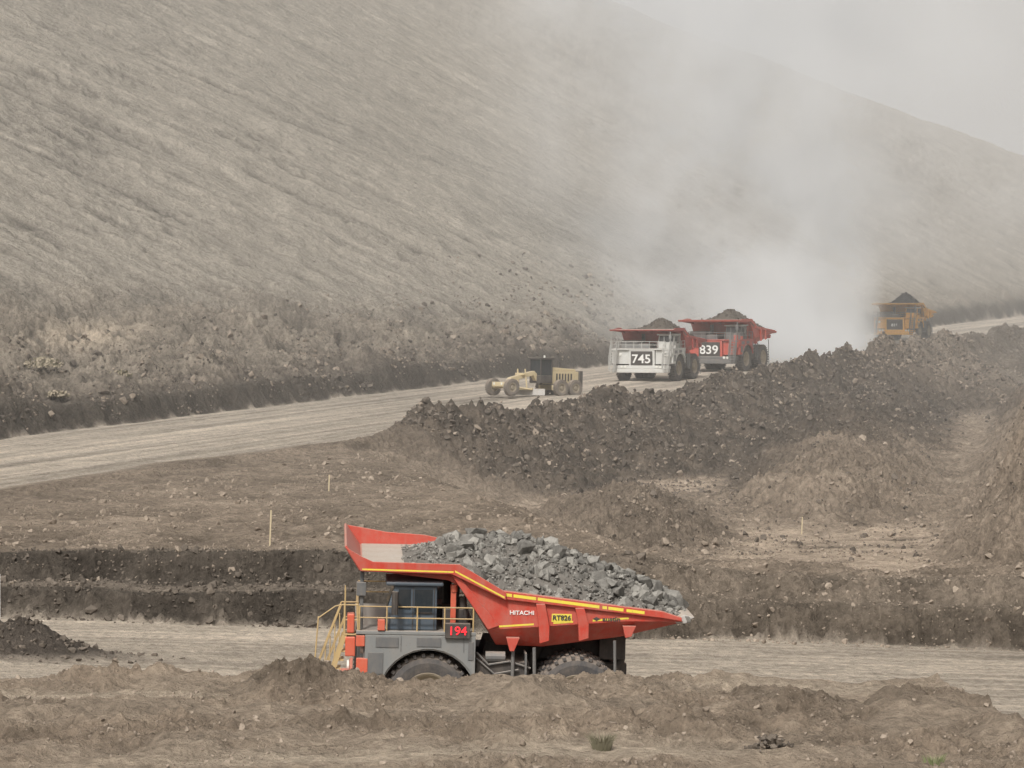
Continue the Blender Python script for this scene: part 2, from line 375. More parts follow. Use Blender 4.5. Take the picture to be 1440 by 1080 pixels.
n=30000; y=rng.uniform(60,90,n); x=rng.uniform(-.21,.21,n)*y
d=fbm(x/5+33,y/3.6,3)+.40*rng.random(n)-.05; k=(d>.1)&(x<13.5); S=psize(n,.016,.17,2.2); scatter('rubble',x[k],y[k],S[k],m_mid)
n=3500; x=rng.uniform(-26,28,n); y=126-.1*x+rng.uniform(-.8,7,n); S=psize(n,.06,.38); k=(x<6); scatter('rubble',x[k],y[k],S[k],m_dark); k=~k; scatter('rubble',x[k],y[k],S[k]*.7,m_mid)
n=450; x=rng.normal(-20,2.6,n); y=rng.normal(113.5,1.1,n); scatter('rubble',x,y,psize(n,.06,.25),m_dark)
x=rng.normal(6.5,.30,70); y=rng.normal(72.5,.35,70); zz=terrain(x,y); S=psize(70,.05,.18)
rocks('dirt_clod',np.stack([x,y,zz+.03+.35*np.exp(-((x-6.5)/.3)**2)*rng.random(70)],-1),S,m_dark)
def grass(name,cx,cy,n,h,rad,col):
    m=paint(name+'_blades',col,.8,.35); b=MB()
    for i in range(n):
        a=random.uniform(0,6.28); r=rad*random.random()**.6; x=cx+r*math.cos(a); y=cy+r*math.sin(a)
        z=float(terrain(np.array([x]),np.array([y]))[0])-.02; hh=h*random.uniform(.5,1); w=.010
        tx=math.cos(a)*hh*random.uniform(.2,.9); ty=math.sin(a)*hh*.5
        b.add([(x-w,y,z),(x+w,y,z),(x+tx*.4+w*.7,y+ty*.4,z+hh*.65),(x+tx*.4-w*.7,y+ty*.4,z+hh*.65),(x+tx,y+ty,z+hh)],[(0,1,2,3),(3,2,4)])
    return b.obj(name,m)
grass('grass_tuft',2.25,72.2,200,.5,.22,(.12,.12,.07))
grass('grass_tuft',10.3,70.2,60,.28,.25,(.13,.17,.06))
def bush(cx,cy,n,rad,col):
    b=MB(); z0=float(terrain(np.array([cx]),np.array([cy]))[0])
    for i in range(n):
        v=rng.normal(size=3); v=v/np.linalg.norm(v)*random.random()**.4; p=Vector((cx+v[0]*rad,cy+v[1]*rad,z0+.2+abs(v[2])*rad*.5))
        q=Vector(rng.normal(size=3)).normalized(); w=q.orthogonal().normalized()*.10; q*=.15
        b.add([p-w,p+q,p+w,p-q],[(0,1,2,3)])
    return b.obj('shrub',paint('shrub_leaves',col,.8,.5))
bush(-38.5,237,300,1.7,(.19,.18,.11)); bush(-36.0,229,200,1.0,(.22,.20,.13)); bush(-33.0,243,160,1.1,(.20,.19,.11))
wood=paint('bleached_wood',(.5,.42,.28),.8,.2)
def stake(nm,x,y,h,r=.035,mat=None,lean=.04):
    z=float(terrain(np.array([x]),np.array([y]))[0])
    b=MB().box(x-r,x+r,y-r,y+r,z-.3,z+h,Matrix.Rotation(lean,3,'Y')); b.obj(nm,mat or wood)
stake('wooden_stake',-11.4,136,1.75); stake('wooden_stake',-10.6,167,1.0); stake('wooden_stake',18.3,182,1.1)
white=paint('white_paint',(.7,.7,.68),.5,.2)
stake('marker_post',-22.25,125,2.2,.05,white,0)
# ------------------------------------------------------------------ vehicles
tyre=paint('dusty_tyre',(.035,.04,.048),.85,.38,scale=2.5)
black=paint('black_parts',(.024,.024,.026),.6,.28)
glass=paint('cab_glass',(.02,.028,.035),.12,.10)
steel=paint('worn_steel',(.48,.48,.47),.45,.5)
lamp=paint('lamp_glass',(.75,.75,.7),.2,.1)
yellow_s=paint('reflective_yellow',(.80,.66,.06),.5,.25)
red_led=paint('led_red',(.6,.02,.02),.4,0,emit=(1,.04,.06))
txt_w=paint('white_letters',(.8,.8,.78),.5,.1)
ochre=paint('ochre_rail',(.48,.34,.15),.6,.3)
F=(R(90),0,R(-90)); SIDE=(R(90),0,0)
def tyre_at(b,rim,hub,cx,cz,y0,w,r,n=48):
    rr=r*.60
    b.lathe([(.06*w,rr),(0.02*w,r*.72),(0,r*.82),(.05*w,r*.93),(.14*w,r*.985),(.3*w,r),(.7*w,r),(.86*w,r*.985),(.95*w,r*.93),(w,r*.82),(.98*w,r*.72),(.94*w,rr)],cx,cz,y0,n)
    for i in range(30):
        for sd in (0,1):
            t=2*math.pi*(i+.5*sd)/30; c,s_=math.cos(t),math.sin(t); rot=Matrix.Rotation(-t,3,'Y')
            ya=y0+(.02 if sd==0 else .53)*w; px,pz=cx+c*(r+.0),cz+s_*(r+.0)
            b.box(px-.07*r/1.4,px+.035,ya,ya+.45*w,pz-.055,pz+.055,rot)
    rim.lathe([(.10*w,rr+.01),(.06*w,rr-.03),(.10*w,rr-.10),(.28*w,rr*.72),(.30*w,rr*.45),(.12*w,rr*.40),(.08*w,rr*.30),(.08*w,.01)],cx,cz,y0,28)
    rim.lathe([(.90*w,rr+.01),(.94*w,rr-.03),(.85*w,rr*.72),(.85*w,.01)],cx,cz,y0,28)
def truck(loc,yaw,pitch,hw,pal,number,loadmat,main=False,scale=1.0,coal=False,roll=0,lip=.78,nsize=1.35):
    e=bpy.data.objects.new('haul_truck',None); COL.objects.link(e); e.empty_display_size=1
    e.rotation_mode='XYZ'; e.rotation_euler=(roll,pitch,yaw); e.location=loc; e.scale=(scale,)*3
    bw=hw-.1
    T=MB();Rm=MB()
    for sy in (-1,1):
        w=.95; y0=-hw+.15 if sy<0 else hw-.15-w
        tyre_at(T,Rm,None,-2.2,1.4,y0,w,1.4)
        for k in (0,1):
            w2=.9; y0=(-hw+.2+k*1.0) if sy<0 else (hw-.2-w2-k*1.0)
            tyre_at(T,Rm,None,2.76,1.4,y0,w2,1.4)
    T.obj('tyres',tyre,e); Rm.obj('wheel_rims',pal['rim'],e)
    b=MB(); b.box(-4.1,4.6,-1.0,-.65,1.5,2.3); b.box(-4.1,4.6,.65,1.0,1.5,2.3)
    for xx in (-3.9,-1,.9,2.3,4.3): b.box(xx-.15,xx+.15,-.66,.66,1.55,2.2)
    b.cyl((-2.2,-hw+.6,1.4),(-2.2,hw-.6,1.4),.28,12); b.cyl((2.76,-hw+.6,1.4),(2.76,hw-.6,1.4),.5,16)
    b.box(-.6,1.15,-hw+.45,-1.1,1.25,2.6); b.box(-.6,1.0,1.1,hw-.6,1.25,2.5)
    b.box(-3.3,-.7,-hw+1.3,hw-1.3,2.2,3.45)
    for sy in (-1,1):
        b.cyl((.9,sy*1.2,1.6),(1.9,sy*1.2,3.5),.2,12); b.cyl((3.9,sy*.9,1.4),(4.4,sy*.9,2.5),.18,10)
        b.box(3.6,4.5,sy*1.25-.2,sy*1.25+.2,2.5,3.3)
    b.prism([(-.4,2.3),(4.4,2.6),(4.6,3.3),(1,2.95),(-.2,3.0)],-1.0,1.0)
    b.obj('chassis',black,e,.03)
    b=MB(); b.cyl((4.05,-hw+.12,.5),(3.95,-hw+.12,3.4),.05,8); b.cyl((1.35,-hw+.3,1.5),(1.3,-hw+.3,3.1),.06,8); b.cyl((.6,-hw+.3,1.5),(.6,-hw+.3,3.1),.06,8)
    b.box(1.0,1.06,-hw+.2,-hw+1.2,1.2,2.9); b.obj('hangers',pal['panel2'],e)
    b=MB(); b.pipe([(-.6,-hw+.4,2.9),(-.2,-hw+.38,2.5),(.5,-hw+.38,2.62),(1.2,-hw+.38,2.4)],.035); b.pipe([(-.6,-hw+.4,2.7),(0,-hw+.36,2.2),(.8,-hw+.36,2.35)],.03); b.cyl((-.3,-hw+.5,2.75),(.35,-hw+.5,2.75),.18,12); b.obj('hoses',pal['panel2'],e)
    b=MB(); b.box(-4.55,-3.2,-1.55,1.55,1.35,3.48); b.obj('radiator_housing',pal['front'],e,.04)
    b=MB(); b.box(-4.62,-4.553,-1.3,1.3,1.5,3.35)
    b.obj('grille',black,e,.02)
    b=MB()
    for i in range(12): b.box(-4.66,-4.625,-1.25,1.25,1.58+i*.145,1.62+i*.145)
    b.obj('grille_slats',black,e)
    if number: text(number,nsize,(-4.70,0,2.45),F,txt_w,e,'fleet_number',1.15,.02)
    b=MB(); b.box(-5.1,-4.5,-hw+.35,hw-.35,.95,1.38); b.box(-4.75,-4.4,-hw+.3,hw-.3,1.385,1.75)
    b.obj('bumper',pal['bumper'],e,.05)
    b=MB(); b.box(-4.6,-.65,-hw,hw,3.5,3.62); b.obj('deck',pal['panel'],e,.02)
    arc=[(-2.2+1.6*math.cos(R(a)),1.4+1.6*math.sin(R(a))) for a in range(20,161,10)]
    poly=[(-4.3,3.49),(-.66,3.49),(-.66,1.95)]+arc+[(-4.3,1.95)]
    b=MB(); b.prism(poly,-hw+.01,-hw+.13); b.prism(poly,hw-.13,hw-.01)
    ar2=[(-2.2+1.66*math.cos(R(a)),1.4+1.66*math.sin(R(a))) for a in range(12,169,12)]
    b.obj('fenders',pal['panel'],e,.02)
    b=MB()
    for yy in (-hw-.03,hw-.35):
        A=[(p[0],yy,p[1]) for p in ar2]; B=[(p[0],yy+.38,p[1]) for p in ar2]; b.loft(A,B)
    b.obj('fender_lips',pal['panel2'],e)
    b=MB(); b.box(-4.35,-4.2,-hw+.14,-1.6,1.9,3.45); b.box(-4.35,-4.2,1.6,hw-.14,1.9,3.45); b.obj('front_panels',pal['front'],e,.03)
    b=MB()
    for sy in (-1,1):
        for k in (0,1):
            b.cyl((-4.45,sy*(hw-.55-.5*k),2.95),(-4.35,sy*(hw-.55-.5*k),2.95),.17,14)
            b.cyl((-4.85,sy*(1.9+.42*k),1.62),(-4.78,sy*(1.9+.42*k),1.62),.15,14)
    b.obj('headlamps',lamp,e)
    b=MB(); b.box(-.9,-.72,-hw-.02,-hw+.005,2.7,3.3); b.box(-3.95,-3.2,-hw-.015,-hw+.005,3.08,3.42); b.box(-2.6,-1.8,-hw-.015,-hw+.005,3.12,3.42)
    b.box(-4.2,-3.7,-hw-.02,-hw+.005,2.2,2.9)
    for xx in (-3.12,-1.05): b.box(xx-.012,xx+.012,-hw-.008,-hw+.005,2.95,3.48)
    b.obj('access_doors',pal['panel2'],e,.01)
    cy0,cy1=-hw+.25,-hw+2.15
    b=MB(); b.prism([(-3.6,3.62),(-1.95,3.62),(-1.95,5.1),(-3.35,5.1),(-3.6,4.3)],cy0,cy1); b.obj('cab',pal['cab'],e,.05)
    b=MB(); b.box(-3.65,-1.75,cy0-.12,cy1+.12,5.103,5.24); b.obj('cab_roof',pal['cabtop'],e,.05)
    b=MB()
    b.prism([(-3.3,4.33),(-2.82,4.33),(-2.82,4.98),(-3.22,4.98)],cy0-.02,cy0+.01)
    b.prism([(-2.7,4.25),(-2.1,4.25),(-2.1,4.98),(-2.7,4.98)],cy0-.02,cy0+.01)
    b.add([(-3.61,cy0+.12,4.36),(-3.61,cy1-.12,4.36),(-3.38,cy1-.12,5.04),(-3.38,cy0+.12,5.04)],[(0,1,2,3)])
    b.obj('cab_windows',glass,e)
    b=MB(); b.box(-2.76,-2.735,cy0-.03,cy0,3.66,5.05); b.box(-2.06,-2.035,cy0-.03,cy0,3.66,5.05); b.box(-2.7,-2.1,cy0-.035,cy0-.005,4.17,4.23)
    b.cyl((-3.35,cy0-.45,4.2),(-3.35,cy0-.45,4.95),.11,8); b.pipe([(-3.4,cy0,4.9),(-3.35,cy0-.45,4.9)],.03)
    b.obj('cab_trim',black,e)
    b=MB(); b.box(-3.2,-1.5,1.0,hw-.7,3.62,4.5); b.box(-3.4,-1.2,-.4,.9,3.62,4.15); b.obj('deck_cabinets',pal['panel2'],e,.05)
    b=MB(); b.cyl((-1.55,-hw+2.4,3.62),(-1.55,-hw+2.4,5.1),.16,12); b.cyl((-1.35,-hw+1.0,3.62),(-1.25,-hw+1.0,5.3),.10,10); b.cyl((-1.0,-hw+.75,3.62),(-1.1,-hw+.75,4.7),.14,10)
    b.cyl((-1.55,1.0,3.62),(-1.55,1.0,5.2),.2,12); b.box(-1.75,-1.05,-hw+.6,-hw+1.9,3.62,4.3)
    b.obj('air_cleaners',black,e,.02)
    b=MB(); b.box(-1.5,-1.32,-hw+.35,-hw+.5,3.62,4.9); b.cyl((-1.4,-hw+.42,4.9),(-1.4,-hw+.42,5.15),.12,10); b.obj('beacon_mast',pal['accent'],e,.02)
    b=MB(); b.box(-4.5,-4.38,-hw+.25,-hw+.37,3.62,5.55); b.box(-4.62,-4.3,-hw+.15,-hw+.45,4.75,5.2); b.obj('mirror_post',pal['panel2'],e,.02)
    b=MB(); pts=[(-4.5,-hw+.06),(-3.6,-hw+.06),(-2.6,-hw+.06),(-1.7,-hw+.06),(-.75,-hw+.06)]
    for zz in (4.05,4.42): b.pipe([(p[0],p[1],zz) for p in pts],.022)
    for p in pts: b.cyl((p[0],p[1],3.62),(p[0],p[1],4.42),.026,6)
    for zz in (4.05,4.42): b.pipe([(-4.55,-hw+.9,zz),(-4.55,hw-.9,zz)],.025); b.pipe([(-4.5,hw-.06,zz),(-.75,hw-.06,zz)],.025)
    for yy in np.linspace(-hw+.9,hw-.9,7): b.cyl((-4.55,yy,3.62),(-4.55,yy,4.42),.026,6)
    for xx in (-4.5,-3.2,-2,-.75): b.cyl((xx,hw-.06,3.62),(xx,hw-.06,4.42),.026,6)
    b.obj('deck_rails',pal['rail'],e)
    def stairs(yc,nm):
        b=MB(); x0,x1=-5.75,-5.0; z0,z1=1.15,3.45
        for o in (-.36,.36):
            b.prism([(x0,z0),(x0+.14,z0),(x1+.1,z1),(x1-.06,z1)],yc+o-.025,yc+o+.025)
            b.pipe([(x0-.02,yc+o,z0+.2),(x0-.05,yc+o,z0+1.4),(x1-.1,yc+o,z1+1.0),(x1+.45,yc+o,z1+1.0),(x1+.45,yc+o,z1)],.024)
            b.pipe([(x0,yc+o,z0+.8),(x1,yc+o,z1+.5),(x1+.45,yc+o,z1+.5)],.02)
            for q in (.2,.4,.6,.8,1): xx=x0+(x1-x0)*q; b.cyl((xx,yc+o,z0+(z1-z0)*q),(xx,yc+o,z0+1.4+(z1+1.0-z0-1.4)*q),.02,6)
            b.cyl((x1+.02,yc+o,z1),(x1+.02,yc+o,z1+1.55),.024,6)
        for i in range(9):
            t=i/8; xx=x0+.05+(x1-x0)*t; zz=z0+(z1-z0)*t; b.box(xx-.02,xx+.24,yc-.34,yc+.34,zz,zz+.05)
        b.box(x1,-4.6,yc-.4,yc+.4,3.45,3.5)
        for o in (-.36,.0): b.cyl((x0-.28,yc+o,1.0),(x0-.10,yc+o,4.0),.024,6)
        for i in range(8): b.cyl((x0-.28+.18*i/8,yc-.36,1.2+i*.34),(x0-.28+.18*i/8,yc,1.2+i*.34),.02,6)
        b.pipe([(x0-.10,yc-.36,4.0),(x1-.3,yc-.36,4.4),(x1-.1,yc-.36,z1+1.0)],.022)
        b.obj(nm,pal['rail'],e)
    stairs(-hw+.5,'stairs'); 
    if not main: stairs(hw-.6,'stairs_far')
    b=MB(); b.box(-4.95,-4.62,-hw+.05,-hw+.95,2.75,3.4); b.box(-4.9,-4.66,-hw+.1,-hw+.6,3.52,4.15); b.obj('battery_box',pal['accent'],e,.04)
    b=MB(); b.box(-4.6,-4.31,-hw-.02,-hw+.2,3.1,3.46); b.box(-3.9,-3.66,-hw-.05,-hw+.2,3.64,4.0); b.box(-4.58,-4.2,-hw-.02,-hw+.2,2.0,2.7); b.obj('step_boxes',pal['accent'],e,.02)
    # dump body
    y=bw; o=MB(); th=.09
    up=[(-1.55,5.6),(.28,4.72),(5.6,4.22),(6.2,4.08),(4.3,4.06),(-.26,3.70)]
    o.prism(up,-y,-y+th); o.prism(up,y-th,y)
    cre=[(-1.0,4.78),(-.26,3.70),(2,3.88),(4.3,4.06),(6.2,4.08)]; bot=[(-.7,4.5),(.05,3.12),(1.6,3.08),(4.2,3.45),(6.2,3.95)]
    for sy in (-1,1):
        o.loft([(p[0],sy*y,p[1]) for p in cre],[(p[0],sy*(y-.65),p[1]) for p in bot])
    o.loft([(p[0],-(y-.65),p[1]) for p in bot],[(p[0],(y-.65),p[1]) for p in bot])
    o.add([(-1.55,-y+.01,5.6),(-1.55,y-.01,5.6),(-.26,y-.01,3.7),(-.26,-y+.01,3.7)],[(0,1,2,3)])
    o.add([(-.26,-y+.01,3.7),(-.26,y-.01,3.7),(.05,y-.65,3.12),(.05,-y+.65,3.12)],[(0,1,2,3)])
    o.obj('dump_body',pal['body'],e)
    o=MB(); cw=hw+.05
    o.prism([(-4.55,5.62),(-4.5,5.72),(-1.3,5.72),(-1.3,5.62)],-cw,cw)
    dxl=.6*lip/.95
    o.add([(-4.55,-cw,5.62),(-4.55,cw,5.62),(-4.55-dxl,cw+.05,5.62+lip),(-4.55-dxl,-cw-.05,5.62+lip),(-4.47,-cw,5.72),(-4.47,cw,5.72),(-4.48-dxl,cw+.05,5.66+lip),(-4.48-dxl,-cw-.05,5.66+lip)],
          [(0,1,2,3),(4,7,6,5),(3,2,6,7),(0,3,7,4),(1,5,6,2)])
    wt=5.88
    sw_=[(-4.5,5.6),(-4.54-dxl,5.62+lip),(-4.45,5.72+.45*lip),(-4.1,wt+.04),(-1.25,wt),(.3,4.98),(.3,4.72),(-1.5,5.55)]
    o.prism(sw_,-cw-.07,-cw+.0)
    sw2=[(-4.5,5.6),(-4.54-dxl,5.62+lip),(-3.5,5.72+.55*lip),(-2.2,wt+.25*lip),(-1.25,wt),(.3,4.98),(.3,4.72),(-1.5,5.55)]
    o.prism(sw2,cw,cw+.07)
    o.obj('canopy',pal['body'],e,.015)
    o=MB(); o.add([(-4.42,-cw+.02,5.735),(-1.4,-cw+.02,5.735),(-1.4,cw-.02,5.735),(-4.42,cw-.02,5.735)],[(0,1,2,3)]); o.obj('canopy_liner',steel,e)
    o=MB()
    for yy in np.linspace(-cw+.4,cw-.4,5): o.prism([(-4.4,5.6),(-1.5,5.6),(-1.2,5.1),(-1.6,5.3)],yy-.06,yy+.06)
    o.obj('canopy_gussets',pal['body'],e)
    o=MB()
    for sy in (-1,1):
        ya,yb_=(-y-.12,-y+.12) if sy<0 else (y-.12,y+.12)
        o.prism([(.2,5.02),(5.5,4.42),(6.15,4.22),(6.15,4.1),(5.5,4.2),(.2,4.74)],ya,yb_)
    o.obj('body_rails',pal['body'],e,.02)
    o=MB()
    def zr_(x): return 4.72-.094*(x-.28)
    def zc_(x): return 3.73+.08*x
    for i,xx in enumerate((1.45,2.75)):
        w=.15
        for sy in (-1,1):
            ya=-y-.2 if sy<0 else y; yb_=-y-.005 if sy<0 else y+.2
            o.prism([(xx-w,zr_(xx)),(xx+w,zr_(xx)),(xx+w+.16,zc_(xx)+.0),(xx+w+.16,zc_(xx)-.45),(xx-w+.15,zc_(xx)-.55),(xx-w+.1,zc_(xx)+.1)],ya,yb_)
    for sy in (-1,1):
        ya=-y-.1 if sy<0 else y; yb_=-y-.005 if sy<0 else y+.1
        o.prism([(-1.5,5.5),(-1.2,5.4),(.1,3.85),(-.26,3.72)],ya,yb_)
        ya=-y-.02 if sy<0 else y-.8; yb_=ya+.8
        o.prism([(.35,3.45),(.8,3.45),(.62,3.0),(.48,3.0)],ya+.0,yb_)
        o.prism([(4.2,3.9),(4.65,3.9),(4.5,3.55),(4.3,3.5)],ya+.0,yb_)
    o.obj('body_ribs',pal['body'],e,.015)
    o=MB(); o.prism([(5.9,4.12),(6.25,4.3),(6.6,4.22),(6.3,4.0),(6.0,4.0)],-y+.1,y-.1); o.obj('tail_lip',steel,e,.02)
    if main:
        o=MB()
        Ys=-y-.125
        for a,b2 in ((.25,.5),(.55,1.3),(1.35,3.4),(3.5,3.65),(3.7,4.2),(4.3,4.9)):
            za=4.97-.113*(a-.2); zb=4.97-.113*(b2-.2)
            o.add([(a,Ys,za-.12),(b2,Ys,zb-.12),(b2,Ys,zb-.02),(a,Ys,za-.02)],[(0,1,2,3)])
        yy=-y-.006
        for a,b2 in ((.1,1.25),(1.9,2.55),(3.2,4.4)):
            za=zc_(a)+.08; zb=zc_(b2)+.08
            o.add([(a,yy,za-.03),(b2,yy,zb-.03),(b2,yy,zb+.03),(a,yy,za+.03)],[(0,1,2,3)])
        yy=-cw-.075
        o.add([(-4.45,yy,5.64),(-1.45,yy,5.60),(-1.45,yy,5.65),(-4.45,yy,5.69)],[(0,1,2,3)])
        o.add([(-1.4,yy,5.62),(.25,yy,4.78),(.25,yy,4.84),(-1.4,yy,5.68)],[(0,1,2,3)])
        o.obj('reflective_stripes',yellow_s,e)
        text('HITACHI',.19,(.85,-y-.012,4.28),SIDE,txt_w,e,'maker_lettering',1.1,.003)
        MB().box(1.84,2.50,-y-.012,-y-.003,4.0,4.27).obj('number_plate',yellow_s,e)
        text('RT826',.225,(2.17,-y-.02,4.135),SIDE,black,e,'fleet_number',1.0,.006)
        text('austin',.21,(3.82,-y-.012,4.12),SIDE,black,e,'contractor_lettering',1.2,.005)
        MB().prism([(3.2,4.12),(3.32,4.19),(3.46,4.12),(3.32,4.05)],-y-.012,-y-.003).obj('contractor_mark',black,e)
        MB().box(-1.68,-.85,-hw-.12,-hw+.1,3.42,3.92).obj('display_box',black,e,.02)
        text('194',.40,(-1.27,-hw-.135,3.665),SIDE,red_led,e,'display_digits',1.05,.003)
    kx=[-3.1,-2.4,-1.5,-.5,1.2,2.5,4,5.3,6.3]; kz=[5.78,5.97,6.22,6.46,6.4,6.02,5.45,4.9,4.32]
    if not main: kx=[-1.6,-.8,.6,1.6,2.6,3.6,4.6,5.6,6.2]; kz=[5.75,6.2,6.85,7.0,6.7,6.2,5.5,4.7,4.2]
    if coal: kz=[5.75,6.4,7.4,7.5,7.0,6.2,5.5,4.7,4.2]
    rlx=[-3.6,-1.3,.28,5.6,6.2]; rlz=[5.73,5.73,4.85,4.25,4.1]; pw=1.7 if main else 1.15
    def hz(x,yv):
        pk=np.interp(x,kx,kz); rl=np.interp(x,rlx,rlz)
        return rl+(pk-rl)*np.clip(1-(np.abs(yv)/(bw-.1))**pw,0,1)
    gx,gy=np.meshgrid(np.linspace(kx[0]+.05,6.3,90),np.linspace(-bw+.1,bw-.1,50),indexing='ij')
    gz=hz(gx,gy)+.12*fbm(gx*2.2,gy*2.2,3)-.03
    ii=np.arange(gx.size).reshape(gx.shape); q=np.stack([ii[:-1,:-1],ii[1:,:-1],ii[1:,1:],ii[:-1,1:]],-1).reshape(-1,4)
    np_mesh('load',np.stack([gx,gy,gz],-1).reshape(-1,3),q,m_fines if main else loadmat,e,True)
    nn=5600 if main else 500
    rx=rng.uniform(kx[0],6.4,nn); ry=rng.uniform(-bw+.12,bw-.12,nn); Sz=psize(nn,.03,.46,1.5) if main else psize(nn,.07,.25)
    if main: Sz=np.where(rx<-1.8,np.minimum(Sz,.10),Sz)
    kk=(rng.random(nn)<ss(kx[0]-.3,kx[0]+2,rx)) | (rx>-1)
    rocks('load_rocks',np.stack([rx,ry,hz(rx,ry)+.08*fbm(rx*1.3,ry*1.3,2)+Sz*.10],-1)[kk],Sz[kk],loadmat,e)
    return e
red=paint('red_paint',(.50,.042,.024),.42,.40); redd=paint('faded_red',(.40,.036,.03),.5,.28)
grey=paint('grey_panel',(.185,.20,.205),.5,.32); grey2=paint('grey_panel_dark',(.10,.11,.118),.5,.35)
cabblue=paint('cab_blue_grey',(.055,.085,.118),.45,.2); orange=paint('orange_box',(.58,.10,.05),.5,.25)
whitep=paint('off_white_paint',(.60,.61,.59),.5,.3); ylw=paint('machine_yellow',(.72,.36,.04),.5,.18); ylrim=paint('dull_rim',(.25,.22,.16),.6,.5)
pmain=dict(body=red,cab=cabblue,cabtop=cabblue,panel=grey,panel2=grey2,rail=ochre,front=grey2,bumper=orange,accent=orange,rim=ylrim)
p745=dict(body=redd,cab=whitep,cabtop=whitep,panel=whitep,panel2=grey,rail=whitep,front=whitep,bumper=whitep,accent=whitep,rim=ylrim)
p839=dict(body=red,cab=grey2,cabtop=whitep,panel=redd,panel2=grey2,rail=grey,front=red,bumper=grey2,accent=red,rim=ylrim)
p816=dict(body=ylw,cab=ylw,cabtop=whitep,panel=ylw,panel2=grey2,rail=grey2,front=ylw,bumper=ylw,accent=ylw,rim=ylrim)
m_soil=rock_mat('soil_load',(.05,.043,.036),(.13,.11,.09)); m_coal=rock_mat('coal_load',(.010,.010,.011),(.04,.04,.04))
truck((-.82,98.4,-.1),R(3.5),R(1.3),3.3,pmain,None,m_grey,True,roll=R(2.2))
def on_road(u_l,s,):
    x,y=inv_ls(u_l,s); return x,y,zroad(u_l)+.03
YA=R(68)
truck(on_road(34,-2),YA-R(3),R(-1.5),3.75,p745,'745',m_soil,False,.92,lip=.12)
truck(on_road(56.5,-2.4),YA+R(-6),R(-1.5),3.7,p839,'839',m_soil,False,.98,lip=.2)
truck(on_road(160,3.2),YA+R(-3),R(-1.5),3.6,p816,'816',m_coal,False,.92,True,lip=.25,nsize=.6)
# grader
def grader(loc,yaw,scale):
    e=bpy.data.objects.new('motor_grader',None); COL.objects.link(e); e.location=loc; e.rotation_euler=(0,R(1.5),yaw); e.scale=(scale,)*3
    T=MB();Rm=MB()
    for (cx,yy) in ((-4.0,1.0),(1.6,.95),(3.2,.95)):
        for sy in (-1,1):
            tyre_at(T,Rm,None,cx,.7,(-yy-.45) if sy<0 else yy,.45,.7,28)
    dt=paint('dusty_grader_tyre',(.12,.11,.10),.9,.6); T.obj('tyres',dt,e); Rm.obj('wheel_rims',ylrim,e)
    gy=paint('pale_yellow',(.60,.50,.30),.5,.3)
    b=MB()
    b.prism([(-4.2,.9),(-3.8,.9),(-3.2,1.55),(-.6,2.15),(.2,1.5),(.2,1.1),(-.4,1.3),(-.7,1.75),(-3.1,1.2),(-3.6,.75)],-.22,.22)
    b.box(-4.2,-3.8,-1.0,1.0,.6,.85); b.box(-4.5,-4.2,-.8,.8,.75,1.15)
    b.pipe([(-3.7,-.15,.8),(-1.4,-.8,.55)],.09,8); b.pipe([(-3.7,.15,.8),(-1.4,.8,.55)],.09,8)
    b.cyl((-1.4,0,.5),(-1.4,0,.66),.8,20)
    b.pipe([(-1.7,-.55,.6),(-1.9,-.5,2.3)],.07,8); b.pipe([(-1.7,.55,.6),(-1.9,.5,2.3)],.07,8); b.box(-2.1,-1.7,-.6,.6,1.75,1.95)
    b.obj('frame',gy,e,.03)
    b=MB(); rot=Matrix.Rotation(R(25),3,'Z')
    b.box(-1.5,-1.4,-1.9,1.9,.05,.62,rot); b.obj('blade',steel,e,.02)
    b=MB(); b.box(1.0,4.1,-.65,.65,1.05,2.15); b.prism([(1.05,2.15),(3.9,2.15),(3.8,2.35),(1.1,2.5)],-.55,.55); b.box(.9,4.0,-1.1,-.75,.5,.95); b.box(.9,4.0,.75,1.1,.5,.95); b.obj('engine_hood',gy,e,.05)
    b=MB()
    for i in range(6): b.box(1.5+i*.33,1.68+i*.33,-.66,.66,1.3,1.95)
    b.box(4.1,4.35,-.9,.9,.8,2.2); b.cyl((2.6,.2,2.3),(2.6,.2,3.0),.07,8); b.obj('engine_grilles',black,e)
    b=MB(); b.box(-.35,1.0,-.75,.75,1.1,1.75); 
    for xx,yy in ((-.33,-.72),(-.33,.72),(.95,-.72),(.95,.72)): b.box(xx-.05,xx+.05,yy-.05,yy+.05,1.75,3.15)
    b.box(-.45,1.1,-.85,.85,3.15,3.3); b.obj('cab_frame',black,e,.03)
    b=MB(); b.box(-.3,.93,-.7,.7,1.76,3.14); b.obj('cab_glass',glass,e)
    b=MB(); b.cyl((.7,0,3.3),(.7,0,3.5),.08,8); b.cyl((-4.52,-.5,1.0),(-4.5,-.5,1.0),.12,10); b.cyl((-4.52,.5,1.0),(-4.5,.5,1.0),.12,10); b.obj('lamps',lamp,e)
x,y,z=on_road(0,-1.5); grader((x+.3,y,z),R(40),1.08)
